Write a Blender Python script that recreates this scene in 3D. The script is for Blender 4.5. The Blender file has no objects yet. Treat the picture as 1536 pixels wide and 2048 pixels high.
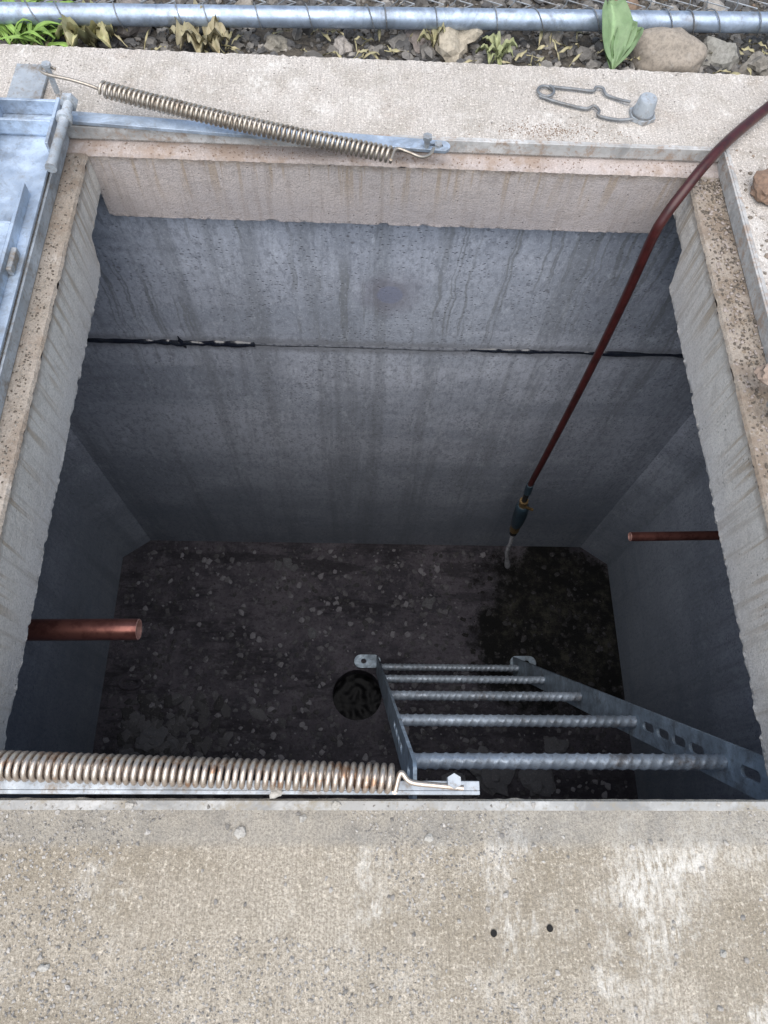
import bpy, bmesh, math, random
from mathutils import Vector, Matrix, noise
random.seed(7)
scene=bpy.context.scene
COL=bpy.context.collection

# ------------------------------------------------------------ helpers
def new_obj(name, verts, faces, mat=None, parent=None, smooth=False, cols=None):
    me=bpy.data.meshes.new(name); me.from_pydata([tuple(v) for v in verts],[],faces); me.update()
    if cols is not None:
        ca=me.color_attributes.new("Col",'FLOAT_COLOR','POINT')
        flat=[]
        for c in cols: flat.extend((c[0],c[1],c[2],1.0))
        ca.data.foreach_set("color",flat)
    o=bpy.data.objects.new(name,me); COL.objects.link(o)
    if mat: me.materials.append(mat)
    if smooth: me.polygons.foreach_set("use_smooth",[True]*len(me.polygons))
    if parent: o.parent=parent
    return o
def group(name):
    e=bpy.data.objects.new(name,None); COL.objects.link(e); e.empty_display_size=.05; return e
def box(name,x0,x1,y0,y1,z0,z1,mat,parent=None,bev=0.0):
    bm=bmesh.new()
    v=[bm.verts.new(p) for p in [(x0,y0,z0),(x1,y0,z0),(x1,y1,z0),(x0,y1,z0),(x0,y0,z1),(x1,y0,z1),(x1,y1,z1),(x0,y1,z1)]]
    for f in [(3,2,1,0),(4,5,6,7),(0,1,5,4),(1,2,6,5),(2,3,7,6),(3,0,4,7)]: bm.faces.new([v[i] for i in f])
    if bev>0: bmesh.ops.bevel(bm,geom=bm.edges[:],offset=bev,segments=2,affect='EDGES',profile=.5)
    me=bpy.data.meshes.new(name); bm.to_mesh(me); bm.free()
    o=bpy.data.objects.new(name,me); COL.objects.link(o); me.materials.append(mat)
    if parent: o.parent=parent
    return o
def tube(name,pts,r,mat,parent=None,n=8,caps=True):
    pts=[Vector(p) for p in pts]; N=len(pts)
    rs=r if isinstance(r,(list,tuple)) else [r]*N
    verts=[];faces=[]
    t=(pts[1]-pts[0]).normalized()
    ref=Vector((0,0,1)) if abs(t.z)<.9 else Vector((1,0,0))
    u=t.cross(ref).normalized()
    for i in range(N):
        if i==0: t=(pts[1]-pts[0])
        elif i==N-1: t=pts[-1]-pts[-2]
        else: t=pts[i+1]-pts[i-1]
        t.normalize()
        u=(u-t*u.dot(t)).normalized(); w=t.cross(u)
        for k in range(n):
            a=2*math.pi*k/n
            verts.append(pts[i]+(u*math.cos(a)+w*math.sin(a))*rs[i])
    for i in range(N-1):
        for k in range(n):
            a=i*n+k;b=i*n+(k+1)%n
            faces.append((a,b,b+n,a+n))
    if caps:
        faces.append(tuple(range(n-1,-1,-1))); faces.append(tuple(range((N-1)*n,N*n)))
    o=new_obj(name,verts,faces,mat,parent,smooth=(n>6))
    if n>6 and caps: o.data.set_sharp_from_angle(angle=math.radians(50))
    return o
def smoothpath(pts,sub=8):
    P=[Vector(p) for p in pts]; P=[P[0]*2-P[1]]+P+[P[-1]*2-P[-2]]
    out=[]
    for i in range(1,len(P)-2):
        a,b,c,d=P[i-1],P[i],P[i+1],P[i+2]
        for k in range(sub):
            t=k/sub
            out.append(.5*((2*b)+(c-a)*t+(2*a-5*b+4*c-d)*t*t+(-a+3*b-3*c+d)*t*t*t))
    out.append(P[-2]); return out
def sweep(name,prof,axis,a0,a1,n,mat,parent,jit={},mod=None):
    verts=[];faces=[];m=len(prof)
    for i in range(n+1):
        s=a0+(a1-a0)*i/n
        for j,(p,z) in enumerate(prof):
            amp=jit.get(j,0)
            dp=dz=0
            if amp:
                k=j//2*3.7
                f=noise.noise(Vector((s*9,k,1)))*.2+noise.noise(Vector((s*70,k,5)))*.5+noise.noise(Vector((s*190,k,9+j)))*.5
                ch=max(0,noise.noise(Vector((s*30,k,20)))-.3)*3.8
                dp=amp*(f+ch*jit.get('sgn',1)); dz=amp*.7*(noise.noise(Vector((s*90,k,30+j)))+ch*.5*(1 if j>2 else -1))
            P=p+dp;Zz=z+dz
            if mod: P,Zz=mod(s,j,P,Zz)
            verts.append((s,P,Zz) if axis=='x' else (P,s,Zz))
    for i in range(n):
        for j in range(m-1):
            a=i*m+j; faces.append((a,a+1,a+m+1,a+m))
    return new_obj(name,verts,faces,mat,parent)

def ico(sub):
    bm=bmesh.new(); bmesh.ops.create_icosphere(bm,subdivisions=sub,radius=1)
    v=[x.co.copy() for x in bm.verts]; f=[tuple(q.index for q in g.verts) for g in bm.faces]; bm.free(); return v,f
ICO={1:ico(1),2:ico(2),3:ico(3),4:ico(4)}
def rocks(name,items,mat,parent=None,smooth=False):
    V=[];F=[];Cc=[]
    for (x,y,z,sx,sy,sz,sub,c,rg) in items:
        bv,bf=ICO[sub]; o=len(V); sd=random.random()*100; rot=Matrix.Rotation(random.random()*6.28,3,'Z')@Matrix.Rotation(random.uniform(-.3,.3),3,'X')
        for v in bv:
            k=1+rg*noise.noise(v*1.1+Vector((sd,0,0)))*1.3+rg*.5*noise.noise(v*3+Vector((0,sd,0)))
            w=rot@Vector((v.x*sx*k,v.y*sy*k,v.z*sz*k)); V.append((x+w.x,y+w.y,z+w.z)); Cc.append(c)
        for f in bf: F.append(tuple(i+o for i in f))
    return new_obj(name,V,F,mat,parent,smooth=smooth,cols=Cc)

# ------------------------------------------------------------ material helpers
class NT:
    def __init__(s,name):
        s.m=bpy.data.materials.new(name); s.m.use_nodes=True; s.t=s.m.node_tree; s.b=s.t.nodes["Principled BSDF"]
        tc=s.t.nodes.new("ShaderNodeTexCoord"); s.co=tc.outputs["Object"]
    def n(s,ty,**kw):
        nd=s.t.nodes.new(ty)
        for k,v in kw.items(): setattr(nd,k,v)
        return nd
    def l(s,a,b): s.t.links.new(a,b)
    def val(s,inp,v):
        if hasattr(v,'links') or hasattr(v,'is_linked'): s.l(v,inp)
        else: inp.default_value=v
    def mapc(s,scale,loc=(0,0,0)):
        m=s.n("ShaderNodeMapping"); m.inputs["Scale"].default_value=scale; m.inputs["Location"].default_value=loc; s.l(s.co,m.inputs["Vector"]); return m.outputs[0]
    def noise(s,scale=1,detail=4,rough=.55,co=None,dist=0):
        n=s.n("ShaderNodeTexNoise"); n.inputs["Scale"].default_value=scale; n.inputs["Detail"].default_value=detail
        n.inputs["Roughness"].default_value=rough; n.inputs["Distortion"].default_value=dist
        s.l(co if co is not None else s.co,n.inputs["Vector"]); return n.outputs["Fac"]
    def vor(s,scale=1,co=None,feature='F1',out="Distance",rand=1):
        n=s.n("ShaderNodeTexVoronoi",feature=feature); n.inputs["Scale"].default_value=scale; n.inputs["Randomness"].default_value=rand
        s.l(co if co is not None else s.co,n.inputs["Vector"]); return n.outputs[out]
    def ramp(s,f,a,b,lo=0.,hi=1.):
        n=s.n("ShaderNodeMapRange"); s.l(f,n.inputs[0]); n.inputs[1].default_value=a;n.inputs[2].default_value=b;n.inputs[3].default_value=lo;n.inputs[4].default_value=hi
        n.interpolation_type='SMOOTHSTEP'; return n.outputs[0]
    def math(s,op,a,b=0.):
        n=s.n("ShaderNodeMath",operation=op); s.val(n.inputs[0],a); s.val(n.inputs[1],b); return n.outputs[0]
    def mix(s,f,a,b,bt='MIX'):
        n=s.n("ShaderNodeMix",data_type='RGBA',blend_type=bt); s.val(n.inputs[0],f)
        for i,v in ((6,a),(7,b)):
            if isinstance(v,tuple): n.inputs[i].default_value=(*v,1) if len(v)==3 else v
            else: s.l(v,n.inputs[i])
        return n.outputs[2]
    def xyz(s):
        n=s.n("ShaderNodeSeparateXYZ"); s.l(s.co,n.inputs[0]); return n.outputs
    def bump(s,h,strength=.5,dist=.003,prev=None):
        n=s.n("ShaderNodeBump"); n.inputs["Strength"].default_value=strength; n.inputs["Distance"].default_value=dist
        s.l(h,n.inputs["Height"])
        if prev is not None: s.l(prev,n.inputs["Normal"])
        return n.outputs[0]
    def fin(s,col,rough=.9,metal=0.,bump=None,spec=.3):
        if isinstance(col,tuple): s.b.inputs["Base Color"].default_value=(*col,1)
        else: s.l(col,s.b.inputs["Base Color"])
        s.val(s.b.inputs["Roughness"],rough); s.val(s.b.inputs["Metallic"],metal); s.b.inputs["Specular IOR Level"].default_value=spec
        if bump is not None: s.l(bump,s.b.inputs["Normal"])
        return s.m

def mat_slab(name,c1,c2,cw,front=False,gr=1.0,rust=None,pin=.8):
    t=NT(name)
    big=t.noise(2.6,5,.6); col=t.mix(t.ramp(big,.35,.65),c1,c2)
    x,y,z=t.xyz()
    blot=t.noise(11,6,.75); col=t.mix(t.ramp(blot,.44,.64,0,.5),col,(c1[0]*.66,c1[1]*.64,c1[2]*.58))
    if front:
        dk=t.noise(3.2,6,.7,co=t.mapc((1,1.6,1),(4,2,0))); col=t.mix(t.ramp(dk,.44,.60,0,.5),col,(c1[0]*.62,c1[1]*.59,c1[2]*.52))
    else:
        dk=t.noise(7,7,.8,co=t.mapc((1,1,1),(2,7,0))); col=t.mix(t.ramp(dk,.52,.68,0,.45),col,(c1[0]*.72,c1[1]*.62,c1[2]*.55))
    g=t.noise(300,3,.8); col=t.mix(t.ramp(g,.44,.60,0,.65*gr),col,(c1[0]*.40,c1[1]*.39,c1[2]*.37),'MIX')
    g2=t.noise(170,4,.8); col=t.mix(t.ramp(g2,.53,.64,0,.65*gr),col,(min(1,c2[0]*1.5),min(1,c2[1]*1.5),min(1,c2[2]*1.5)))
    br2=t.noise(1,3,.6,co=t.mapc((400,18,20))); col=t.mix(t.ramp(br2,.42,.62,0,.32*gr),col,(c1[0]*.5,c1[1]*.5,c1[2]*.5))
    w=t.noise(1,8,.78,co=t.mapc((7.5,7,5)),dist=.25); br=t.noise(1,4,.8,co=t.mapc((150,50,20)))
    if front: w=t.math('ADD',w,t.ramp(x,.0,.5,-.015,.045))
    wm=t.math('MULTIPLY',t.ramp(w,.50,.70),t.ramp(br,.38,.58))
    col=t.mix(t.math('MULTIPLY',wm,.8),col,cw)
    if rust:
        rr=t.noise(9,5,.75); col=t.mix(t.ramp(rr,.46,.62,0,.65),col,rust)
    v=t.vor(150); vm=t.math('MULTIPLY',t.ramp(v,.13,.05),t.ramp(t.noise(20,2),.58,.68)); col=t.mix(t.math('MULTIPLY',vm,pin*gr),col,(.09,.08,.07))
    if front:
        m=t.ramp(t.math('ADD',y,t.math('MULTIPLY',t.noise(45,4,.7),.018)),-.028,-.012)
        sm=t.mix(t.ramp(t.noise(14,6,.8),.42,.62),(.38,.35,.30),(.25,.24,.22)); sm=t.mix(t.ramp(g,.45,.62,0,.45),sm,(.15,.14,.13))
        col=t.mix(t.math('MULTIPLY',m,.65),col,sm)
    h=t.math('ADD',t.math('MULTIPLY',g,.8),t.math('ADD',t.math('MULTIPLY',br2,.7),t.math('MULTIPLY',blot,.9)))
    h=t.math('SUBTRACT',h,t.math('MULTIPLY',vm,1.2))
    return t.fin(col,.93,0,t.bump(h,.85*gr,.0035))
def mat_lip(name,c1,c2,rust,pit=.55,stf=.5):
    t=NT(name); x,y,z=t.xyz()
    col=t.mix(t.ramp(t.noise(5,5,.6),.35,.65),c1,c2)
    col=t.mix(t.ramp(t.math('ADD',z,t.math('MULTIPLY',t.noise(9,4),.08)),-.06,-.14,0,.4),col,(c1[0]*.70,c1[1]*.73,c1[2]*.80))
    st=t.noise(1,4,.7,co=t.mapc((42,42,2.2)),dist=.25)
    top=t.ramp(z,-.17,-.04)
    col=t.mix(t.math('MULTIPLY',t.ramp(st,.50,.66),stf),col,(c1[0]*.54,c1[1]*.50,c1[2]*.46))
    st2=t.noise(1,3,.6,co=t.mapc((70,70,3)))
    col=t.mix(t.math('MULTIPLY',t.math('MULTIPLY',t.ramp(st2,.52,.62),top),rust),col,(.40,.29,.18))
    ed=t.ramp(t.math('ADD',z,t.math('MULTIPLY',t.noise(50,4,.7),.024)),-.045,-.024)
    col=t.mix(t.math('MULTIPLY',ed,.72),col,t.mix(t.ramp(t.noise(40,5,.8),.4,.6),(.22,.16,.115),(.38,.33,.28)))
    blot=t.noise(24,6,.8); col=t.mix(t.ramp(blot,.50,.66,0,.45),col,(c1[0]*.62,c1[1]*.6,c1[2]*.58))
    g=t.noise(260,4,.8); col=t.mix(t.ramp(g,.44,.62,0,.45),col,(c1[0]*.5,c1[1]*.5,c1[2]*.5))
    v=t.vor(85); vm=t.math('MULTIPLY',t.ramp(v,.17,.06),t.ramp(t.noise(14,2),.52,.62)); col=t.mix(t.math('MULTIPLY',vm,pit),col,(.07,.06,.055))
    h=t.math('SUBTRACT',t.math('ADD',t.math('MULTIPLY',g,.7),t.noise(30,5,.7)),vm)
    return t.fin(col,.93,0,t.bump(h,.8,.005))

def mat_wall():
    t=NT("vault_wall_concrete"); x,y,z=t.xyz()
    c=t.mix(t.ramp(t.noise(1.7,5,.65),.35,.65),(.46,.49,.56),(.36,.385,.445))
    hb=t.noise(1,5,.65,co=t.mapc((.9,.9,4.5))); c=t.mix(t.ramp(hb,.42,.62,0,.55),c,(.22,.25,.30))
    a=t.noise(1,5,.7,co=t.mapc((11,11,.45)),dist=.15); c=t.mix(t.ramp(a,.46,.64,0,.55),c,(.19,.205,.225))
    fade=t.ramp(z,-1.15,-.40)
    wob=t.n("ShaderNodeVectorMath",operation='ADD'); cn=t.n("ShaderNodeCombineXYZ"); t.l(t.math('MULTIPLY',t.noise(1,3,.6,co=t.mapc((5,5,10))),.040),cn.inputs[0]); t.l(t.co,wob.inputs[0]); t.l(cn.outputs[0],wob.inputs[1])
    mp=t.n("ShaderNodeMapping"); mp.inputs["Scale"].default_value=(40,40,.75); t.l(wob.outputs[0],mp.inputs["Vector"])
    b=t.noise(1,1,.4,co=mp.outputs[0]); bb=t.math('MULTIPLY',t.math('MULTIPLY',t.ramp(b,.575,.61),t.ramp(b,.69,.645)),t.ramp(t.noise(1,3,.6,co=t.mapc((3.5,3.5,2.2))),.40,.54))
    c=t.mix(t.math('MULTIPLY',t.math('MULTIPLY',bb,fade),.68),c,(.17,.18,.185))
    p=t.noise(1,6,.78,co=t.mapc((16,16,7),(3,1,2))); c=t.mix(t.ramp(p,.52,.68,0,.5),c,(.58,.62,.69))
    p2=t.noise(1,5,.8,co=t.mapc((75,75,38),(3,1,2))); c=t.mix(t.ramp(p2,.48,.62,0,.55),c,(.17,.185,.215))
    p3=t.noise(1,4,.8,co=t.mapc((120,120,80),(7,1,2))); c=t.mix(t.ramp(p3,.54,.66,0,.35),c,(.62,.66,.73))
    v=t.vor(1,co=t.mapc((70,70,110))); vm=t.math('MULTIPLY',t.ramp(v,.28,.12),t.ramp(t.noise(9,3,.6),.42,.56)); c=t.mix(t.math('MULTIPLY',vm,.65),c,(.10,.105,.12))
    v2=t.vor(1,co=t.mapc((24,24,30),(5,5,5))); vm2=t.math('MULTIPLY',t.ramp(v2,.16,.09),t.ramp(t.noise(4,3,.6),.5,.6)); c=t.mix(t.math('MULTIPLY',vm2,.6),c,(.10,.10,.11))
    d=t.n("ShaderNodeVectorMath",operation='DISTANCE'); t.l(t.co,d.inputs[0]); d.inputs[1].default_value=(.076,1.25,-.4625)
    dn=t.math('ADD',d.outputs["Value"],t.math('MULTIPLY',t.noise(22,5,.7),.10))
    c=t.mix(t.ramp(dn,.155,.085,0,.65),c,(.17,.165,.195)); c=t.mix(t.ramp(t.math('ADD',d.outputs["Value"],t.math('MULTIPLY',t.noise(60,3),.010)),.042,.034,0,.7),c,(.19,.21,.29))
    d2=t.n("ShaderNodeVectorMath",operation='DISTANCE'); t.l(t.co,d2.inputs[0]); d2.inputs[1].default_value=(1.24,.72,-.85)
    d2n=t.math('ADD',d2.outputs["Value"],t.math('MULTIPLY',t.noise(7,6,.7),.45)); c=t.mix(t.ramp(d2n,.50,.475,0,.6),c,(.13,.135,.155))
    zj=t.math('ADD',z,.6875); j=t.math('ABSOLUTE',zj); jn=t.math('ADD',j,t.math('MULTIPLY',t.noise(30,5,.7),.05))
    c=t.mix(t.ramp(jn,.064,.040,0,.6),c,(.17,.175,.19))
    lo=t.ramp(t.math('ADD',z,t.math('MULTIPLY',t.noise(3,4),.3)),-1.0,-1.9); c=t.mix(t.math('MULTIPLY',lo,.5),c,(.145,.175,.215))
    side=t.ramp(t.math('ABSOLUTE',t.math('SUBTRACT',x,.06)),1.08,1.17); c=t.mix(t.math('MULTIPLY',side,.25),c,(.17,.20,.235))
    g=t.noise(190,3,.7); c=t.mix(t.ramp(g,.4,.7,0,.3),c,(.14,.145,.16))
    h=t.math('SUBTRACT',t.math('ADD',t.math('MULTIPLY',g,.4),t.math('MULTIPLY',t.noise(18,4),.8)),vm)
    return t.fin(c,t.ramp(t.noise(6,3),.3,.7,.6,.92),0,t.bump(h,.5,.004),spec=.35)
def mat_floor():
    t=NT("vault_floor_silt"); x,y,z=t.xyz()
    c=t.mix(t.ramp(t.noise(3.5,6,.7),.38,.62),(.135,.122,.14),(.065,.060,.072))
    c=t.mix(t.ramp(t.noise(22,6,.8),.5,.64,0,.6),c,(.19,.18,.195))
    c=t.mix(t.ramp(t.noise(60,4,.8),.5,.66,0,.6),c,(.035,.032,.037))
    c=t.mix(t.ramp(t.noise(1,6,.75,co=t.mapc((2.5,9,1))),.50,.60,0,.65),c,(.032,.030,.035))
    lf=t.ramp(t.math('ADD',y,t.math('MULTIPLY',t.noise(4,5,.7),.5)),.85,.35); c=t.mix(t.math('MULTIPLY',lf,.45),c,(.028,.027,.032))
    d=t.n("ShaderNodeVectorMath",operation='DISTANCE'); t.l(t.co,d.inputs[0]); d.inputs[1].default_value=(.98,.86,-2.27)
    dn=t.math('ADD',d.outputs["Value"],t.math('MULTIPLY',t.noise(4.5,7,.75),.9))
    w=t.ramp(dn,.94,.80); c=t.mix(w,c,t.mix(t.ramp(t.noise(9,7,.8),.46,.66),(.010,.010,.010),(.060,.057,.045)))
    r=t.ramp(w,0,1,.9,.7)
    h=t.math('ADD',t.noise(40,5,.7),t.noise(160,3,.7))
    return t.fin(c,r,0,t.bump(h,.8,.01),spec=.25)
def mat_galv(name,base=(.38,.45,.54),dirt=.3,dcol=(.22,.20,.17),metal=.5,rough=.5):
    t=NT(name)
    sp=t.vor(70,out="Color"); sx=t.n("ShaderNodeSeparateColor"); t.l(sp,sx.inputs[0])
    c=t.mix(t.ramp(sx.outputs[0],0,1,0,.45),base,tuple(min(1,b*1.3) for b in base))
    c=t.mix(t.ramp(t.noise(7,6,.75),.48,.62,0,.7),c,tuple(min(1,b*1.5+.04) for b in base))
    c=t.mix(t.ramp(t.noise(5,6,.8,dist=1.),.50,.64,0,.6),c,tuple(b*.55 for b in base))
    c=t.mix(t.ramp(t.noise(16,6,.75),.5,.68,0,dirt*1.6),c,dcol)
    c=t.mix(t.ramp(t.noise(120,4,.8),.52,.68,0,dirt),c,dcol)
    r=t.ramp(t.noise(30,4),.3,.7,rough-.1,rough+.2)
    return t.fin(c,r,metal,t.bump(t.noise(90,4,.6),.25,.001),spec=.5)
def mat_spring(name,c1,c2,th):
    t=NT(name); c=t.mix(t.ramp(t.noise(28,4,.7),th,th+.14),c1,c2); c=t.mix(t.ramp(t.noise(300,3,.7),.5,.7,0,.4),c,(.14,.11,.08))
    return t.fin(c,.38,.8,t.bump(t.noise(400,2),.2,.0005))
def mat_attr(name,rough=.9,bs=120,bd=.002,spec=.3,var=.4):
    t=NT(name); a=t.n("ShaderNodeAttribute"); a.attribute_name="Col"
    c=t.mix(t.ramp(t.noise(bs,4,.75),.38,.68,0,var),a.outputs["Color"],(.05,.045,.04))
    c=t.mix(t.ramp(t.noise(bs*.4,4,.7),.55,.7,0,var*.6),c,(.42,.40,.37))
    return t.fin(c,rough,0,t.bump(t.noise(bs,4,.7),.5,bd),spec=spec)

M_rear=mat_slab("slab_concrete_pale",(.57,.52,.47),(.66,.61,.56),(.82,.79,.74))
M_front=mat_slab("slab_concrete_worn",(.43,.375,.30),(.50,.445,.365),(.76,.73,.67),front=True,pin=.5)
M_lip=mat_lip("lip_concrete_rear",(.58,.51,.475),(.50,.45,.435),.6,.4,.4)
M_lips=mat_lip("lip_concrete_side",(.80,.75,.68),(.70,.65,.59),.7,.3,.55)
M_ledge=mat_slab("ledge_concrete",(.43,.37,.345),(.50,.44,.415),(.60,.55,.53),gr=.45,rust=(.30,.22,.165))
M_ledges=mat_slab("ledge_concrete_side",(.40,.35,.30),(.32,.27,.22),(.52,.47,.42),gr=.7,rust=(.20,.15,.11))
M_wall=mat_wall(); M_floor=mat_floor()
M_galv=mat_galv("galvanized_steel")
M_galvd=mat_galv("galvanized_steel_dirty",(.36,.39,.42),.6,(.24,.195,.15),.4,.6)
M_frame=mat_galv("galvanized_frame_stained",(.40,.395,.385),1.0,(.34,.27,.22),.12,.8)
M_wire=mat_galv("galvanized_wire_dull",(.20,.21,.22),.5,(.13,.11,.09),.5,.5)
M_tubeg=mat_galv("galvanized_tube",(.32,.38,.47),.35,(.18,.17,.15),.6,.4)
M_edge=mat_galv("galvanized_edge_worn",(.34,.335,.32),.9,(.30,.27,.22),.08,.8)
M_lad=mat_galv("galvanized_ladder_steel",(.34,.41,.47),.35,(.13,.12,.11),.5,.5)
M_rung=mat_galv("rebar_steel",(.38,.43,.48),.45,(.15,.12,.10),.5,.5)
M_spr=mat_spring("spring_steel",(.50,.44,.37),(.36,.30,.24),.5)
M_sprn=mat_spring("spring_steel_rusting",(.56,.48,.41),(.42,.26,.17),.52)
M_rock=mat_attr("stone")
M_grit=mat_attr("grit",bs=300,bd=.001)
M_leaf=mat_attr("leaf",rough=.6,bs=70,bd=.002,spec=.4,var=.18)
def mat_simple(name,c,rough,metal=0.,spec=.5,c2=None,ns=40):
    t=NT(name); cc=t.mix(t.ramp(t.noise(ns,4,.7),.42,.65),c,c2 or tuple(x*.6 for x in c)); return t.fin(cc,rough,metal,t.bump(t.noise(ns*4,3),.15,.0006),spec=spec)
M_cop=mat_simple("copper_pipe_metal",(.22,.092,.074),.30,.75,c2=(.13,.05,.042))
M_copi=mat_simple("copper_inside",(.50,.28,.23),.5,.4)
M_hose=mat_simple("hose_rubber",(.055,.012,.011),.36,0,c2=(.034,.009,.008))
M_grip=mat_simple("valve_grip",(.030,.055,.075),.4); M_brass=mat_simple("brass",(.30,.20,.09),.45,.7)
M_chr=mat_simple("nozzle_metal",(.85,.87,.90),.25,.4)
M_tar=mat_simple("butyl_sealant",(.008,.010,.018),.2,0,.8,c2=(.018,.022,.030))
M_mort=mat_simple("joint_mortar",(.15,.16,.18),.85,0,.2,c2=(.06,.065,.08),ns=60)
M_water=mat_simple("sump_water",(.004,.004,.005),.30,0,.06)
M_dark=mat_simple("hole_shade_dark_fittings",(.01,.009,.008),.9)  # near-black: painted shade of the anchor holes, also dark hose fittings

# ------------------------------------------------------------ vault
vault=group("concrete_vault")
FZ=-2.27
prof=[(1.495,-.30),(1.487,-.006),(1.482,0)]+[(1.482-(1.482-1.256)*k/6,0) for k in range(1,6)]+[(1.256,0),(1.25,-.004),(1.25,-.03)]
sweep("slab_rear",prof,'x',-1.6,1.6,520,M_rear,vault,{1:.004,2:.004})
sweep("slab_front",[(.026,-.2),(.026,-.006),(.022,0),(-1.2,0),(-1.2,-.3)],'x',-1.6,1.6,500,M_front,vault,{1:.0012,2:.0015})
sweep("slab_left",[(-1.6,-.3),(-1.6,0),(-.592,0),(-.59,-.03)],'y',.022,1.256,60,M_rear,vault)
sweep("slab_right",[(1.6,-.3),(1.6,0),(.737,0),(.735,-.035)],'y',.022,1.256,60,M_rear,vault)
sweep("ledge_rear",[(1.25,-.03),(1.222,-.030),(1.214,-.031),(1.210,-.036)],'x',-.59,.735,360,M_ledge,vault,{2:.002,3:.002})
sweep("ledge_left",[(-.59,-.03),(-.556,-.030),(-.549,-.031),(-.545,-.036)],'y',.026,1.21,360,M_ledges,vault,{2:.002,3:.002,'sgn':-1})
sweep("ledge_right",[(.735,-.035),(.676,-.031),(.668,-.031),(.664,-.036)],'y',.026,1.21,360,M_ledges,vault,{2:.002,3:.002})
def ml(s,j,P,Zz):
    if j>=3:
        k=min(1,max(0,(s-1.055)/.03)); Zz+=.075*k
    return P,Zz
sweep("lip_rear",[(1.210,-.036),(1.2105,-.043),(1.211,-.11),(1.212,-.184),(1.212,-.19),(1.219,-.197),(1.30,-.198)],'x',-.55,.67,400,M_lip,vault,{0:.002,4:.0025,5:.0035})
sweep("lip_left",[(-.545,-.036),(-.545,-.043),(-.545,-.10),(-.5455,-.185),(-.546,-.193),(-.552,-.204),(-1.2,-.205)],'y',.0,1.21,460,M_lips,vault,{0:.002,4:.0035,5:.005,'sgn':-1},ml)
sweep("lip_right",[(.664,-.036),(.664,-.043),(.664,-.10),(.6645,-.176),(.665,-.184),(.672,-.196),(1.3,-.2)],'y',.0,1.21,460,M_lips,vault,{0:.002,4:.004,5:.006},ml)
sweep("roof_front_underside",[(.026,-.199),(-.1,-.1985)],'x',-1.2,1.3,4,M_lips,vault)
oct_=[(-1.0,1.25),(1.115,1.25),(1.24,1.16),(1.24,-.015),(-1.12,-.015),(-1.12,1.16)]
def ring(name,z0,z1,inset,mat,rows=1,jt=0):
    V=[];F=[];pts=[]
    for i in range(6):
        a=Vector(oct_[i]);b=Vector(oct_[(i+1)%6]); n=max(1,int((b-a).length/.008)) if jt else 1
        d=(b-a).normalized(); nn=Vector((d.y,-d.x))
        for k in range(n): pts.append((a+(b-a)*k/n,nn))
    N=len(pts)
    for r in range(rows+1):
        z=z0+(z1-z0)*r/rows
        for i,(p,nn) in enumerate(pts):
            zz=z; off=inset
            if jt:
                e=1 if (r==rows if jt>0 else r==0) else 0
                f=noise.noise(Vector((p.x*12,p.y*12,jt*3)))+.6*noise.noise(Vector((p.x*80,p.y*80,jt)))
                zz+=e*f*.003
            V.append((p.x+nn.x*off,p.y+nn.y*off,zz))
    for r in range(rows):
        for i in range(N):
            a=r*N+i;b=r*N+(i+1)%N
            F.append((a,a+N,b+N,b))
    return new_obj(name,V,F,mat,vault)
JZ=-.6875
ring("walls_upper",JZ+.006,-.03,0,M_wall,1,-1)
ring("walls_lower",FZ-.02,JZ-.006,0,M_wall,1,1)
ring("joint_backing",JZ-.03,JZ+.03,-.006,M_tar,1,0)
def bead(x0,x1,r,seed,mat=None):
    pts=[];rs=[];n=int((x1-x0)/.005)
    for i in range(n+1):
        x=x0+(x1-x0)*i/n
        f=noise.noise(Vector((x*7,seed,0)));g=noise.noise(Vector((x*30,seed,3)))
        pts.append((x,1.2545,JZ+.0015*g)); rs.append(max(.0012,r*(.95+.9*f+.35*g)))
    tube("joint_sealant",pts,rs,mat or M_tar,vault,10)
bead(-1.0,-.30,.0120,1); bead(-.30,.32,.0068,2.4,M_mort); bead(.32,1.11,.0092,3.6)
tube("sealant_drip",[(-.512,1.249,JZ+.030),(-.511,1.249,JZ+.018),(-.508,1.250,JZ+.004),(-.502,1.249,JZ-.012),(-.500,1.249,JZ-.024)],[.0015,.003,.009,.006,.002],M_tar,vault,10)
tube("sealant_smear",[(-.56+.01*i,1.251,JZ+.002*math.sin(i)) for i in range(16)],[.002,.006,.009,.010,.012,.012,.010,.009,.010,.009,.008,.009,.007,.006,.004,.002],M_tar,vault,10)
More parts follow.
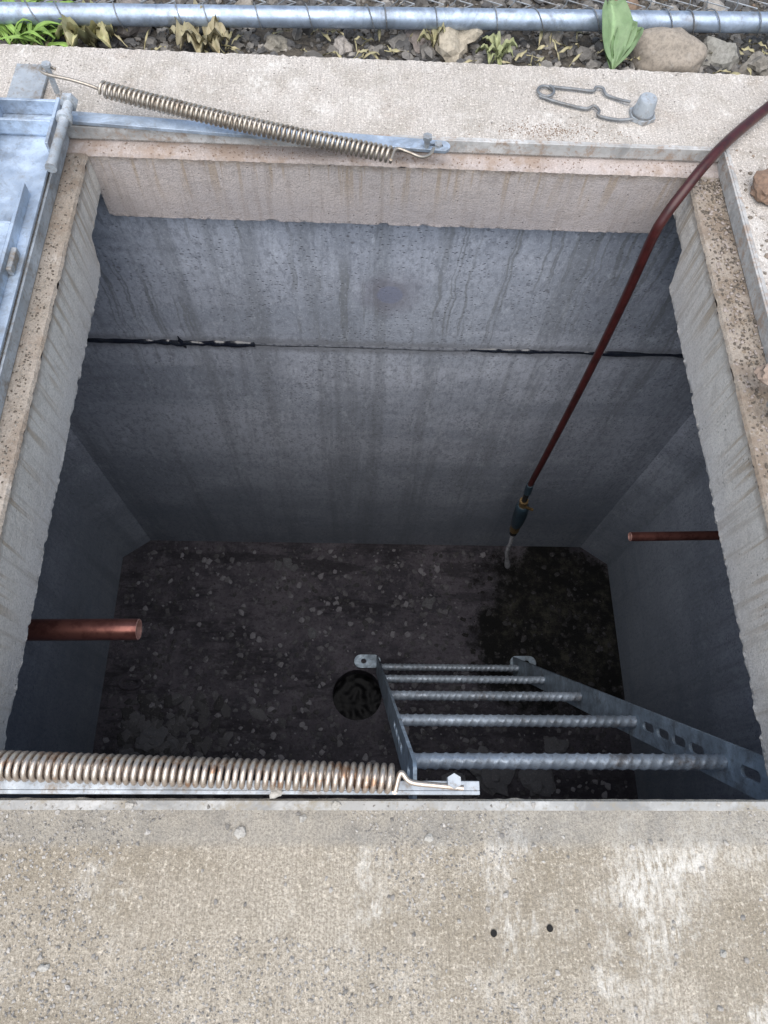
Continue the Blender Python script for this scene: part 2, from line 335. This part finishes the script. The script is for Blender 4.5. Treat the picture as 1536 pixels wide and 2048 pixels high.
def floor_mesh():
    bm=bmesh.new(); sx,sy,R=.017,.52,.112
    n=64; ringi=[bm.verts.new((sx+R*math.cos(2*math.pi*k/n)*(1+.03*noise.noise(Vector((math.cos(2*math.pi*k/n)*2,math.sin(2*math.pi*k/n)*2,0)))),sy+R*math.sin(2*math.pi*k/n),FZ)) for k in range(n)]
    outer=[]
    x0,x1,y0,y1=-1.16,1.28,-.05,1.29
    for k in range(n):
        a=2*math.pi*k/n; dx,dy=math.cos(a),math.sin(a)
        t=min([(x1-sx)/dx if dx>1e-6 else 9,(x0-sx)/dx if dx<-1e-6 else 9,(y1-sy)/dy if dy>1e-6 else 9,(y0-sy)/dy if dy<-1e-6 else 9])
        outer.append(bm.verts.new((sx+dx*t,sy+dy*t,FZ)))
    low=[bm.verts.new((v.co.x,v.co.y,FZ-.16)) for v in ringi]
    for k in range(n):
        j=(k+1)%n
        bm.faces.new((ringi[k],outer[k],outer[j],ringi[j])); bm.faces.new((low[k],ringi[k],ringi[j],low[j]))
    for cx,cy in ((x0,y0),(x1,y0),(x1,y1),(x0,y1)):
        c=bm.verts.new((cx,cy,FZ))
        best=[v for v in outer if abs(v.co.x-cx)<1e-4]; b2=[v for v in outer if abs(v.co.y-cy)<1e-4]
        p=min(best,key=lambda v:abs(v.co.y-cy)); q=min(b2,key=lambda v:abs(v.co.x-cx))
        try: bm.faces.new((c,p,q))
        except: pass
    bmesh.ops.recalc_face_normals(bm,faces=bm.faces)
    me=bpy.data.meshes.new("floor"); bm.to_mesh(me); bm.free(); o=bpy.data.objects.new("floor",me); COL.objects.link(o); me.materials.append(M_floor); o.parent=vault
floor_mesh()
V=[];F=[];n=40
for i in range(n+1):
    for j in range(n+1):
        x=-.118+.236*i/n;y=-.118+.236*j/n
        V.append((.017+x,.52+y,FZ-.10+.004*noise.noise(Vector((x*30,y*30,0)))))
for i in range(n):
    for j in range(n):
        a=i*(n+1)+j;F.append((a,a+n+1,a+n+2,a+1))
new_obj("sump_water",V,F,M_water,vault,True)

# embedded angle-iron frame
frame=group("access_hatch_frame")
box("angle_rear",-.588,.733,1.2445,1.2490,-.024,.002,M_frame,frame,.0008)
box("angle_rear_top",-.588,.733,1.2492,1.255,.0005,.0022,M_frame,frame,.0005)
box("angle_right",.7300,.7345,.03,1.243,-.033,.002,M_frame,frame,.0008)
box("angle_right_top",.7347,.742,.03,1.25,.0005,.0024,M_frame,frame,.0005)
box("angle_left",-.5885,-.584,.03,1.243,-.028,.003,M_galvd,frame,.0008)
box("angle_front_top",-1.5,1.5,.012,.0235,-.003,.0007,M_edge,frame,.0005)
def slab_poly(name,outline,z0,z1,mat,parent,holes=[]):
    cu=bpy.data.curves.new(name,'CURVE'); cu.dimensions='2D'; cu.fill_mode='BOTH'; cu.extrude=(z1-z0)/2; cu.bevel_depth=.0006
    for lp in [outline]+holes:
        s=cu.splines.new('POLY'); s.points.add(len(lp)-1)
        for i,p in enumerate(lp): s.points[i].co=(p[0],p[1],0,1)
        s.use_cyclic_u=True
    tmp=bpy.data.objects.new(name,cu); COL.objects.link(tmp); bpy.context.view_layer.update()
    me=bpy.data.meshes.new_from_object(tmp.evaluated_get(bpy.context.evaluated_depsgraph_get())); bpy.data.objects.remove(tmp)
    for v in me.vertices: v.co.z+=(z0+z1)/2
    me.materials.clear(); me.materials.append(mat)
    o=bpy.data.objects.new(name,me); COL.objects.link(o)
    if parent: o.parent=parent
    return o
def capsule(cx,cy,L,r,ang,n=8):
    o=[]
    for s in (1,-1):
        for k in range(n+1):
            a=ang-math.pi/2+math.pi*k/n+(0 if s>0 else math.pi)
            o.append((cx+s*math.cos(ang)*L/2+math.cos(a)*r,cy+s*math.sin(ang)*L/2+math.sin(a)*r))
    return o
arm=group("hatch_hold_open_arm")
ang=math.atan2(1.217-1.262,.157+.60)
cx,cy=(-.60+.157)/2,(1.262+1.217)/2; L=math.hypot(.757,.045)
dx,dy=math.cos(ang),math.sin(ang)
slab_poly("bar",capsule(cx,cy,L,.0135,ang),.006,.012,M_galv,arm,[capsule(cx+dx*(L/2-.016),cy+dy*(L/2-.016),.024,.0045,ang)])
tube("bolt_shaft",[(.124,1.212,.010),(.124,1.212,.030)],.006,M_galvd,arm,12)
tube("bolt_head",[(.124,1.212,.030),(.124,1.212,.037)],.0095,M_galvd,arm,6)
tube("bolt_nut",[(.147,1.216,.012),(.147,1.216,.018)],.008,M_galvd,arm,6)

# ------------------------------------------------------------ springs
def spring(name,p0,p1,R,turns,wr,mat,lead0,lead1):
    g=group(name); p0=Vector(p0);p1=Vector(p1); ax=(p1-p0).normalized(); u=ax.cross(Vector((0,0,1))).normalized(); w=u.cross(ax)
    pts=[]; N=int(turns*16)
    for i in range(N+1):
        a=2*math.pi*i/16; t=i/N
        t2=t+.0012*noise.noise(Vector((t*30,turns,0)))
        sag=-.006*math.sin(math.pi*t)
        pts.append(p0+(p1-p0)*t2+(u*math.cos(a)+w*math.sin(a))*R+Vector((0,0,sag)))
    tube("coil",pts,wr,mat,g,9)
    if lead0: tube("end_wire_a",smoothpath([pts[0]]+[Vector(q) for q in lead0],6),wr*1.0,mat,g,8)
    if lead1: tube("end_wire_b",smoothpath([pts[-1]]+[Vector(q) for q in lead1],6),wr*1.0,mat,g,8)
    return g
spring("extension_spring",(-.503,1.289,.05),(.055,1.147,.045),.0126,60,.0031,M_spr,
       [(-.512,1.290,.05),(-.56,1.304,.055),(-.612,1.318,.055),(-.626,1.332,.055),(-.618,1.343,.055),(-.60,1.338,.052)],
       [(.062,1.160,.048),(.085,1.160,.042),(.11,1.158,.034),(.128,1.170,.030),(.136,1.190,.028)])
spring("extension_spring",(-.80,.074,.032),(.055,.049,.032),.0155,88,.0036,M_sprn,None,
       [(.062,.056,.036),(.075,.045,.034),(.11,.041,.034),(.142,.038,.034)])
nb=group("hatch_support_bar")
box("flat_bar",-1.1,.168,.031,.036,-.03,.004,M_galvd,nb,.0008)
box("flat_bar_flange",-1.1,.168,.0362,.048,.0005,.0035,M_galvd,nb,.0008)
tube("bolt_shaft",[(.130,.044,.002),(.130,.046,.03)],.006,M_galvd,nb,10)
tube("bolt_head",[(.130,.046,.030),(.130,.046,.040)],.0095,M_galvd,nb,6)

# ------------------------------------------------------------ hinged hatch lid, folded open to the left
lid=group("hatch_lid")
box("lid_sheet",-1.45,-.588,-.6,1.235,.008,.014,M_galv,lid,.001)
box("lid_edge_channel",-.612,-.606,-.6,1.05,.0142,.040,M_galv,lid,.001)
box("stiffener_sheet",-1.40,-.6125,-.6,.955,.0345,.039,M_galv,lid,.001)
box("stiffener_end",-1.40,-.6125,.9555,.960,.0142,.039,M_galv,lid,.001)
box("rib",-1.40,-.66,.40,.405,.0395,.055,M_galv,lid,.001)
box("rib_b",-.68,-.675,-.6,.955,.0395,.052,M_galv,lid,.001)
box("weld_tab",-.606,-.596,.86,.91,.0142,.030,M_galvd,lid,.002)
box("weld_tab_b",-.606,-.596,.60,.65,.0142,.030,M_galvd,lid,.002)
hinge=group("hatch_hinge")
box("lug_plate",-.706,-.640,1.262,1.41,.0035,.010,M_galvd,hinge,.001)
box("angle_bracket_base",-.80,-.575,1.20,1.262,.0145,.020,M_galv,hinge,.001)
box("angle_bracket_web",-.80,-.585,1.250,1.256,.0205,.05,M_galv,hinge,.001)
box("angle_bracket_web_b",-.80,-.585,1.196,1.202,.0205,.05,M_galv,hinge,.001)
box("cheek",-.585,-.579,1.14,1.262,.0145,.05,M_galv,hinge,.001)
box("cheek_b",-.700,-.694,1.08,1.262,.0205,.07,M_galv,hinge,.001)
tube("hinge_pin",[(-.562,1.262,.045),(-.564,1.09,.045)],.0092,M_galvd,hinge,16)
tube("pin_head",[(-.562,1.250,.045),(-.562,1.262,.045)],.0165,M_galvd,hinge,6)
tube("pin_collar",[(-.5625,1.205,.045),(-.563,1.217,.045)],.0145,M_galvd,hinge,16)
tube("pin_nut",[(-.564,1.09,.045),(-.564,1.082,.045)],.0105,M_galvd,hinge,16)
tube("spring_anchor_bolt",[(-.612,1.332,.008),(-.612,1.332,.062)],.0055,M_galvd,hinge,12)
tube("spring_anchor_head",[(-.612,1.332,.062),(-.612,1.332,.067)],.009,M_galvd,hinge,6)

# ------------------------------------------------------------ ladder
lad=group("ladder")
zs=[-.45,-.88,-1.31,-1.74,-2.16]
def ly(z): return .106+(-.45-z)*.303
XL,XR=.105,.735
for i,z in enumerate(zs):
    pts=[];rs=[];n=300
    for k in range(n+1):
        x=XL+.004+(XR-XL-.008)*k/n; pts.append((x,ly(z),z)); rs.append(.0142)
    tb=tube("rung_%d"%(i+1),pts,rs,M_rung,lad,16)
    for v in tb.data.vertices:
        a=math.atan2(v.co.z-z,v.co.y-ly(z)); ph=(v.co.x/.0215+a/(2*math.pi)*2)%1.0
        r=1.0+.17*max(0,1-abs(ph-.5)*4.5)
        v.co.y=ly(z)+(v.co.y-ly(z))*r; v.co.z=z+(v.co.z-z)*r
tilt=math.atan(.303)
def rail(name,x,side):
    L=(2.262-.27)/math.cos(tilt); hw=.040
    holes=[]
    for zc in (-.36,-.56,-.64,-.72,-.80):
        s=(2.262+zc)/math.cos(tilt)
        holes.append(capsule(s,.0,.045,.0115,0))
    outline=[(0,-hw),(L-.01,-hw),(L,-hw+.01),(L,hw-.01),(L-.01,hw),(0,hw)]
    o=slab_poly(name,outline,-.003,.003,M_lad,lad,holes)
    up=Vector((0,-math.sin(tilt),math.cos(tilt))); ac=Vector((0,math.cos(tilt),math.sin(tilt))); nx=Vector((1,0,0))
    o.matrix_world=Matrix(((up.x,ac.x,nx.x,x),(up.y,ac.y,nx.y,ly(-2.262)),(up.z,ac.z,nx.z,-2.262),(0,0,0,1)))
    yb=ly(-2.262)
    slab_poly(name+"_foot",capsule(x+side*.045,yb+.015,.06,.030,0,10),FZ+.004,FZ+.011,M_lad,lad,[capsule(x+side*.062,yb+.015,.004,.011,0)])
rail("rail_a",XL,-1); rail("rail_b",XR,1)

# ------------------------------------------------------------ copper pipes
def pipe(name,x0,x1,y,z,r,y0=None,taper=0):
    g=group(name); y0=y if y0 is None else y0
    n=24;k=40
    P0=Vector((x0,y0,z));P1=Vector((x1,y,z))
    pts=[P0.lerp(P1,i/k) for i in range(k+1)]
    rs=[r*(1+taper*max(0,1-i/k*1.6)) for i in range(k+1)]
    rs[-1]=r*.985
    tube("pipe_outer",pts,rs,M_cop,g,n,caps=False)
    tube("pipe_bore",[P0.lerp(P1,i/k) for i in range(k,k//2,-1)],r*.84,M_copi,g,n,caps=False)
    d=(P1-P0).normalized();u=d.cross(Vector((0,0,1))).normalized();w=u.cross(d)
    V=[];F=[]
    for q in range(n):
        a=2*math.pi*q/n; e=u*math.cos(a)+w*math.sin(a); V+= [P1+e*r*.985,P1+d*.0015+e*r*.92,P1+e*r*.84]
    for q in range(n):
        b=3*q;c=3*((q+1)%n); F+=[(b,c,c+1,b+1),(b+1,c+1,c+2,b+2)]
    new_obj("pipe_rim",V,F,M_copi,g,True)
    s=1 if x1>x0 else -1
    tube("wall_grout",[(x0-s*.01,y0,z),(x0+s*.012,y0,z)],[r*1.7,r*1.45],M_wall,g,20)
pipe("copper_pipe",-1.12,-.412,.334,-.35,.0205,.322,.12)
pipe("copper_pipe",1.24,.652,.621,-.55,.0112,.640)

# ------------------------------------------------------------ hose
hose=group("hose")
hp=smoothpath([(1.5,1.9,-.0),(1.15,1.62,.06),(.94,1.445,.035),(.836,1.354,.022),(.76,1.280,.022),(.709,1.226,.022),(.668,1.180,.012),(.636,1.143,-.008),(.610,1.116,-.045),(.600,1.104,-.10),(.607,1.1,-.28),(.614,1.1,-.56),(.617,1.1,-.9),(.617,1.1,-1.27)],12)
tube("hose_line",hp,.0106,M_hose,hose,16)
tube("hose_ferrule",[(.617,1.1,-1.26),(.622,1.1,-1.33)],.014,M_grip,hose,14)
tube("swivel",[(.622,1.1,-1.33),(.626,1.1,-1.40)],.010,M_dark,hose,12)
tube("brass_coupling",[(.626,1.1,-1.40),(.630,1.1,-1.44)],.017,M_brass,hose,8)
tube("valve_lever",[(.630,1.09,-1.43),(.668,1.085,-1.45)],.006,M_brass,hose,8)
tube("grip",smoothpath([(.630,1.1,-1.44),(.635,1.1,-1.48),(.642,1.1,-1.57),(.646,1.1,-1.64)],4),[.02,.024,.026,.027,.027,.027,.027,.027,.026,.025,.024,.022,.020],M_grip,hose,14)
tube("collar",[(.646,1.1,-1.64),(.650,1.1,-1.69)],.020,M_brass,hose,12)
tube("collar_dark",[(.650,1.1,-1.69),(.653,1.1,-1.73)],.015,M_dark,hose,12)
tube("nozzle",smoothpath([(.653,1.1,-1.73),(.665,1.1,-1.84),(.672,1.1,-1.95),(.69,1.1,-2.04),(.715,1.1,-2.15)],6),[.009]*19+[.010,.011,.013,.014,.014,.012],M_chr,hose,10)

# ------------------------------------------------------------ snap clip + cap nut
clip=group("snap_clip")
cz=.006
def wire(pts,nm): tube(nm,smoothpath([(x,y,z) for x,y,z in pts],6),.0030,M_wire,clip,8)
loop=[(.378+.017*math.cos(a),1.394+.017*math.sin(a),cz+.004*(i/18)) for i,a in enumerate([math.radians(20+i*22) for i in range(0,19)])]
tube("eye_loop",loop,.0030,M_wire,clip,8)
wire([(.385,1.411,cz),(.44,1.406,cz),(.478,1.402,cz),(.486,1.412,cz+.002),(.500,1.410,cz+.002),(.506,1.393,cz),(.53,1.380,cz),(.552,1.368,cz+.004)],"leg_a")
wire([(.364,1.381,cz),(.40,1.364,cz),(.455,1.348,cz),(.474,1.354,cz+.002),(.484,1.340,cz+.002),(.482,1.328,cz),(.52,1.318,cz),(.55,1.318,cz+.003)],"leg_b")
nut=group("cap_nut")
tube("hex_flange",[(.574,1.337,.001),(.574,1.337,.009)],.0285,M_galvd,nut,6)
tube("collar",[(.574,1.337,.009),(.574,1.337,.013)],.0235,M_wire,nut,24)
tube("cap",[(.574,1.337,.013),(.574,1.337,.040),(.574,1.337,.043)],[.0215,.0185,.0165],M_galvd,nut,24)

# ------------------------------------------------------------ ground
def mat_ground():
    t=NT("dirt_ground"); c=t.mix(t.ramp(t.noise(4,6,.7),.35,.65),(.085,.075,.062),(.15,.13,.105))
    c=t.mix(t.ramp(t.noise(70,5,.8),.45,.65),c,(.05,.046,.042)); v=t.vor(60); c=t.mix(t.ramp(v,.3,.1,0,.4),c,(.20,.19,.175))
    return t.fin(c,.95,0,t.bump(t.math('ADD',t.noise(60,5,.8),t.math('MULTIPLY',v,-1)),1,.01))
M_ground=mat_ground()
G=-.06; V=[];F=[]
xs=[-400,-1.6,1.6,400]; ys=[-400,-1.2,1.49,400]
for y in ys:
    for x in xs: V.append((x,y,G))
for j in range(3):
    for i in range(3):
        if i==1 and j==1: continue
        a=j*4+i; F.append((a,a+1,a+5,a+4))
new_obj("ground",V,F,M_ground)
def gc():
    r=random.random()
    if r<.45: k=random.uniform(.05,.13); return (k*1.0,k*.98,k*.97)
    if r<.82: k=random.uniform(.12,.24); return (k,k*.94,k*.86)
    if r<.97: k=random.uniform(.22,.38); return (k,k*.93,k*.84)
    return (.24,.17,.12)
items=[]
for i in range(9500):
    x=random.uniform(-1.3,1.35); y=1.492+random.random()**1.2*.75
    s=random.choice([.003,.004,.004,.005,.005,.006,.007,.009,.012]) if random.random()<.97 else random.uniform(.014,.024)
    items.append((x,y+s*.6,G+s*.3,s*random.uniform(.8,1.4),s*random.uniform(.7,1.1),s*random.uniform(.5,.9),1 if s<.007 else 2,gc(),.6))
rocks("gravel",items,M_rock)
big=[(.685,1.600,G+.022,.088,.058,.048,4,(.33,.285,.235),.15),(.20,1.645,G+.012,.072,.048,.040,3,(.42,.37,.29),.5),(.13,1.64,G+.01,.038,.05,.032,3,(.24,.205,.185),.5),
 (-.53,1.640,G+.012,.042,.05,.036,3,(.25,.22,.2),.5),(.43,1.665,G+.008,.034,.024,.026,3,(.32,.29,.25),.5),(.81,1.61,G+.01,.044,.035,.034,3,(.28,.27,.24),.5),
 (-.05,1.60,G+.008,.024,.018,.018,3,(.36,.33,.3),.5),(-.38,1.66,G+.01,.026,.02,.022,3,(.2,.19,.17),.5),(-.2,1.60,G+.006,.02,.022,.016,3,(.26,.24,.2),.5),(.32,1.62,G+.01,.03,.022,.024,3,(.24,.22,.19),.5),
 (.60,1.70,G+.01,.03,.03,.025,3,(.2,.19,.17),.5),(.05,1.70,G+.01,.035,.03,.028,3,(.17,.16,.15),.5),(-.28,1.70,G+.01,.03,.03,.028,3,(.3,.27,.23),.5),(.9,1.58,G+.01,.03,.03,.028,3,(.24,.22,.19),.5)]
for i,b in enumerate(big): rocks("boulder" if i==0 else "stone",[b],M_rock,smooth=(i==0))
rocks("stone",[(.795,1.135,.018,.040,.030,.02,3,(.26,.17,.12),.5)],M_rock)
rocks("stone",[(.700,.700,.012,.018,.022,.014,3,(.33,.25,.20),.4)],M_rock)
rocks("stone",[(.705,.640,.010,.016,.018,.012,3,(.20,.19,.18),.4)],M_rock)

items=[]
def grit(x,y,z,s,c=None):
    k=random.uniform(.2,.55); c=c or (k,k*.94,k*.86)
    items.append((x,y,z+s*.3,s*random.uniform(.8,1.3),s*random.uniform(.8,1.2),s*.6,1 if s<.004 else 2,c,.6))
for i in range(10000):
    x=random.uniform(-.62,.62); y=.02-random.random()*.28
    if noise.noise(Vector((x*4,y*6,0)))<-.05+.3*(x>.1)*random.random(): continue
    grit(x,y,0.0,random.choice([.0007,.0008,.001,.0012,.0016,.0019]))
for i in range(130): grit(random.uniform(-.5,.5),random.uniform(-.23,.02),0,random.uniform(.002,.0033))
for (x,y,s) in ((-.142,-.014,.0065),(-.063,.002,.005),(-.36,-.16,.005),(-.285,.018,.006),(.1,-.02,.005),(-.10,.034,.007),(-.02,.018,.005),(.46,-.15,.005)): grit(x,y,0,s,(.45,.43,.39))
for i in range(700): grit(random.uniform(-.583,-.555),random.uniform(.1,1.2),-.03,random.uniform(.0008,.0022),random.choice([(.12,.1,.08),(.3,.27,.23)]))
for i in range(1300): grit(random.uniform(.67,.728),1.2-random.random()**1.5*.9,-.032,random.uniform(.0008,.0035),random.choice([(.12,.1,.08),(.25,.2,.15),(.35,.3,.27)]))
for i in range(350): grit(random.uniform(-.55,.7),random.uniform(1.213,1.243),-.03,random.uniform(.0006,.0018),(.25,.18,.14))
for i in range(420): grit(random.gauss(.38,.06),random.gauss(1.285,.012),0,random.uniform(.0006,.0014),(.24,.17,.12))
for i in range(500): grit(random.uniform(-.9,.9),random.uniform(1.27,1.48),0,random.uniform(.0008,.002))
for i in range(500): grit(random.uniform(.745,.95),random.uniform(.5,1.25),0,random.uniform(.001,.005),random.choice([(.3,.24,.19),(.4,.36,.32),(.2,.17,.14)]))
rocks("loose_grit",items,M_grit)
items=[]
for i in range(2600):
    x=random.uniform(-1.08,1.2);y=random.uniform(0,1.22)
    if math.hypot(x-.017,y-.52)<.13: continue
    s=random.choice([.003,.004,.005,.006,.008,.010,.013]); k=random.choice([.06,.08,.11,.15,.24])
    if math.hypot(x-.95,y-.85)<.45: k*=.2
    items.append((x,y,FZ+s*.2,s*1.2,s,s*.4,1,(k,k*.97,k*1.04),.6))
for i in range(320):
    x=-1.0+abs(random.gauss(0,.22)); y=random.uniform(.05,.5); s=random.uniform(.006,.028); k=random.choice([.05,.09,.13]); items.append((x,y,FZ+s*.2,s*1.3,s,s*.3,1,(k,k*.98,k*1.04),.6))
for (x,y,s) in ((-.88,.33,.05),(-.78,.30,.03),(-.95,.25,.035),(-.38,1.13,.02),(-.33,1.14,.022),(-.30,1.12,.016),(.1,1.12,.015),(.35,.95,.025),(-.2,.8,.02),(.6,.2,.08),(.8,.15,.06),(.45,.12,.07),(.9,.3,.04)):
    items.append((x,y,FZ+s*.15,s*1.1,s*.9,s*.3,3,(.13,.13,.14),.8))
rocks("floor_rubble",items,M_grit)
rg=group("lifting_ring")
tube("ring",[(-1.0+.045*math.cos(a),.56+.022*math.sin(a),FZ+.012) for a in [i*math.pi/12 for i in range(25)]],.009,M_floor,rg,8)
box("ring_strap",-1.11,-1.04,.550,.570,FZ+.003,FZ+.012,M_floor,rg,.002)
hl=group("anchor_hole")
for (x,y) in ((.177,-.127),(.247,-.122)):
    V=[];n=20
    for k in range(n):
        a=2*math.pi*k/n;V.append((x+.0040*math.cos(a)*(1+.1*noise.noise(Vector((k,x*50,0)))),y+.0042*math.sin(a),.0012))
    new_obj("hole",V,[tuple(range(n))],M_dark,hl)  # flat disc on the slab, its dark colour painting the shade inside a hole

# ------------------------------------------------------------ fence panel lying on the ground
fence=group("chain_link_fence")
def fy(x): return 1.622+.050*x
tube("rail_tube",[(-2.2+4.6*i/40,fy(-2.2+4.6*i/40),-.002) for i in range(41)],.0205,M_tubeg,fence,24)
x0=-1.5
while x0<1.6:
    x0+=random.choice([.045,.06,.08,.11,.13]); sl=random.uniform(.0008,.006); rr=random.uniform(.0215,.0245)
    pts=[]
    for k in range(15):
        a=-.4+k*(2*math.pi*1.05)/14; x=x0+k*sl
        pts.append((x,fy(x)+rr*math.cos(a),-.002+rr*math.sin(a)))
    e=Vector(pts[-1]); pts+= [(e.x+.03,e.y+.05,-.01),(e.x+.05,e.y+.11,-.02)]
    tube("tie_wire",pts,.0013,M_wire,fence,6)
for i in range(60):
    xa=-2.0+i*.067
    pts=[(xa+(.0335 if k%2 else -.0335)+.0,fy(xa)+.04+k*.035,-.02+.004*(k%2)) for k in range(22)]
    tube("mesh_wire",pts,.0015,M_galvd,fence,5)

# ------------------------------------------------------------ plants
def leafgeo(V,F,Cc,base,direc,L,W,lift,curl,col,col2,wav=.0,rows=12,cols=6,tipdroop=0.,fold=.25,pet=.12):
    base=Vector(base);d=Vector((direc[0],direc[1],0)).normalized(); s=Vector((-d.y,d.x,0)); o=len(V); sd=random.random()*50
    for i in range(rows+1):
        t=i/rows
        w=W*max(.06,math.sin(math.pi*min(1,max(0,(t-pet)/(1-pet)))**.8)**.8 if t>pet else .06) if t<1 else 0
        z=lift*math.sin(min(1,t*1.1)*math.pi*.5)-tipdroop*t*t
        for j in range(cols+1):
            u=j/cols*2-1
            zz=z+abs(u)*w*fold+curl*w*u*u+wav*noise.noise(Vector((t*6+sd,u*2.5,sd)))
            p=base+d*(L*t)+s*(u*w*.5)+Vector((0,0,zz)); V.append(p)
            k=abs(u)<.12
            q=.5+.5*noise.noise(Vector((t*5,u*4,sd))); c=tuple(col[a]*(1-q)+col2[a]*q for a in range(3))
            if k: c=tuple(min(1,x*1.5) for x in c)
            Cc.append(c)
    for i in range(rows):
        for j in range(cols):
            a=o+i*(cols+1)+j; F.append((a,a+1,a+cols+2,a+cols+1))
def plant(name,leaves):
    V=[];F=[];Cc=[]
    for l in leaves: leafgeo(V,F,Cc,**l)
    return new_obj(name,V,F,M_leaf,None,True,Cc)
g1=(.15,.24,.11);g2=(.24,.33,.18)
b=(.553,1.535,-.045)
plant("broadleaf_weed",[dict(base=b,direc=(-.20,1),L=.115,W=.070,lift=.085,curl=.08,col=g1,col2=g2,wav=.012,pet=.05,cols=10,rows=16),
 dict(base=b,direc=(.38,1),L=.095,W=.042,lift=.065,curl=.1,col=g1,col2=g2,wav=.010,cols=8),
 dict(base=b,direc=(.75,.9),L=.085,W=.038,lift=.06,curl=.1,col=g1,col2=g2,wav=.010,cols=8),
 dict(base=b,direc=(-.5,.9),L=.05,W=.026,lift=.03,curl=.1,col=(.11,.19,.07),col2=g1,wav=.005),
 dict(base=b,direc=(.1,1),L=.07,W=.03,lift=.05,curl=.1,col=(.11,.19,.07),col2=g1,wav=.005)])
lv=[]
for i in range(70):
    a=random.uniform(-.6,3.5); lv.append(dict(base=(-.74+random.uniform(-.06,.06),1.55+random.uniform(-.02,.05),-.05),direc=(math.cos(a),math.sin(a)),L=random.uniform(.05,.12),W=random.uniform(.008,.018),lift=random.uniform(.03,.075),curl=.0,col=(.13,.24,.045),col2=(.28,.42,.10),wav=.004,tipdroop=.02))
plant("grass_tuft",lv)
def dry(cx,cy,n,L0,L1,W0,W1,c1,c2,w=.024):
    lv=[]
    for i in range(n):
        a=i*6.28/n+random.uniform(-.3,.3); lv.append(dict(base=(cx+random.uniform(-.01,.01),cy+random.uniform(-.01,.01),-.045),direc=(math.cos(a),math.sin(a)*.8+.1),L=random.uniform(L0,L1),W=random.uniform(W0,W1),lift=random.uniform(.02,.055),curl=.3,col=c1,col2=c2,wav=w,tipdroop=.02))
    plant("dry_leaf_weed",lv)
dry(-.60,1.565,12,.05,.085,.035,.055,(.24,.27,.12),(.40,.33,.19))
dry(-.36,1.57,11,.045,.075,.03,.050,(.42,.35,.24),(.27,.26,.14))
dry(.29,1.560,10,.03,.055,.012,.022,(.36,.36,.19),(.24,.29,.14),.012)
dry(.16,1.60,5,.02,.045,.015,.025,(.36,.31,.19),(.26,.26,.13),.014)
lv=[]
for i in range(130):
    x=random.uniform(-.8,.95); a=random.uniform(0,6.28)
    lv.append(dict(base=(x,1.51+random.random()*.16,-.045),direc=(math.cos(a),math.sin(a)),L=random.uniform(.02,.06),W=random.uniform(.002,.009),lift=random.uniform(0,.02),curl=0,col=(.38,.32,.21),col2=(.20,.2,.09),wav=.008,rows=6,cols=2))
plant("plant_litter",lv)

# ------------------------------------------------------------ camera
Zc=Vector((.042,.398,.9163)).normalized(); Xc=Vector((.9991,-.0175,-.0382)); Xc=(Xc-Zc*Xc.dot(Zc)).normalized(); Yc=Zc.cross(Xc)
cam=bpy.data.cameras.new("camera"); co=bpy.data.objects.new("camera",cam); COL.objects.link(co)
co.matrix_world=Matrix(((Xc.x,Xc.y,Xc.z,0),(Yc.x,Yc.y,Yc.z,0),(Zc.x,Zc.y,Zc.z,1.0),(0,0,0,1)))
cam.sensor_fit='VERTICAL'; cam.sensor_height=24; cam.lens=1420/2048*24; cam.clip_start=.02; cam.clip_end=2000
scene.camera=co

# ------------------------------------------------------------ light
el=math.radians(66); az=math.radians(190)
sd=bpy.data.lights.new("sun",'SUN'); sd.energy=4.4; sd.angle=math.radians(85); sd.color=(1,.965,.915)
so=bpy.data.objects.new("sun",sd); COL.objects.link(so)
dv=Vector((math.sin(az)*math.cos(el),math.cos(az)*math.cos(el),math.sin(el)))
so.rotation_euler=dv.to_track_quat('Z','Y').to_euler()
w=bpy.data.worlds.new("World"); scene.world=w; w.use_nodes=True
nt=w.node_tree; bg=nt.nodes["Background"]; sk=nt.nodes.new("ShaderNodeTexSky"); sk.sky_type='NISHITA'; sk.sun_disc=False
sk.sun_elevation=el; sk.sun_rotation=az; sk.air_density=1.3; sk.dust_density=1.5
nt.links.new(sk.outputs[0],bg.inputs[0]); bg.inputs[1].default_value=.15
scene.view_settings.view_transform='Standard'; scene.view_settings.look='None'; scene.view_settings.exposure=0
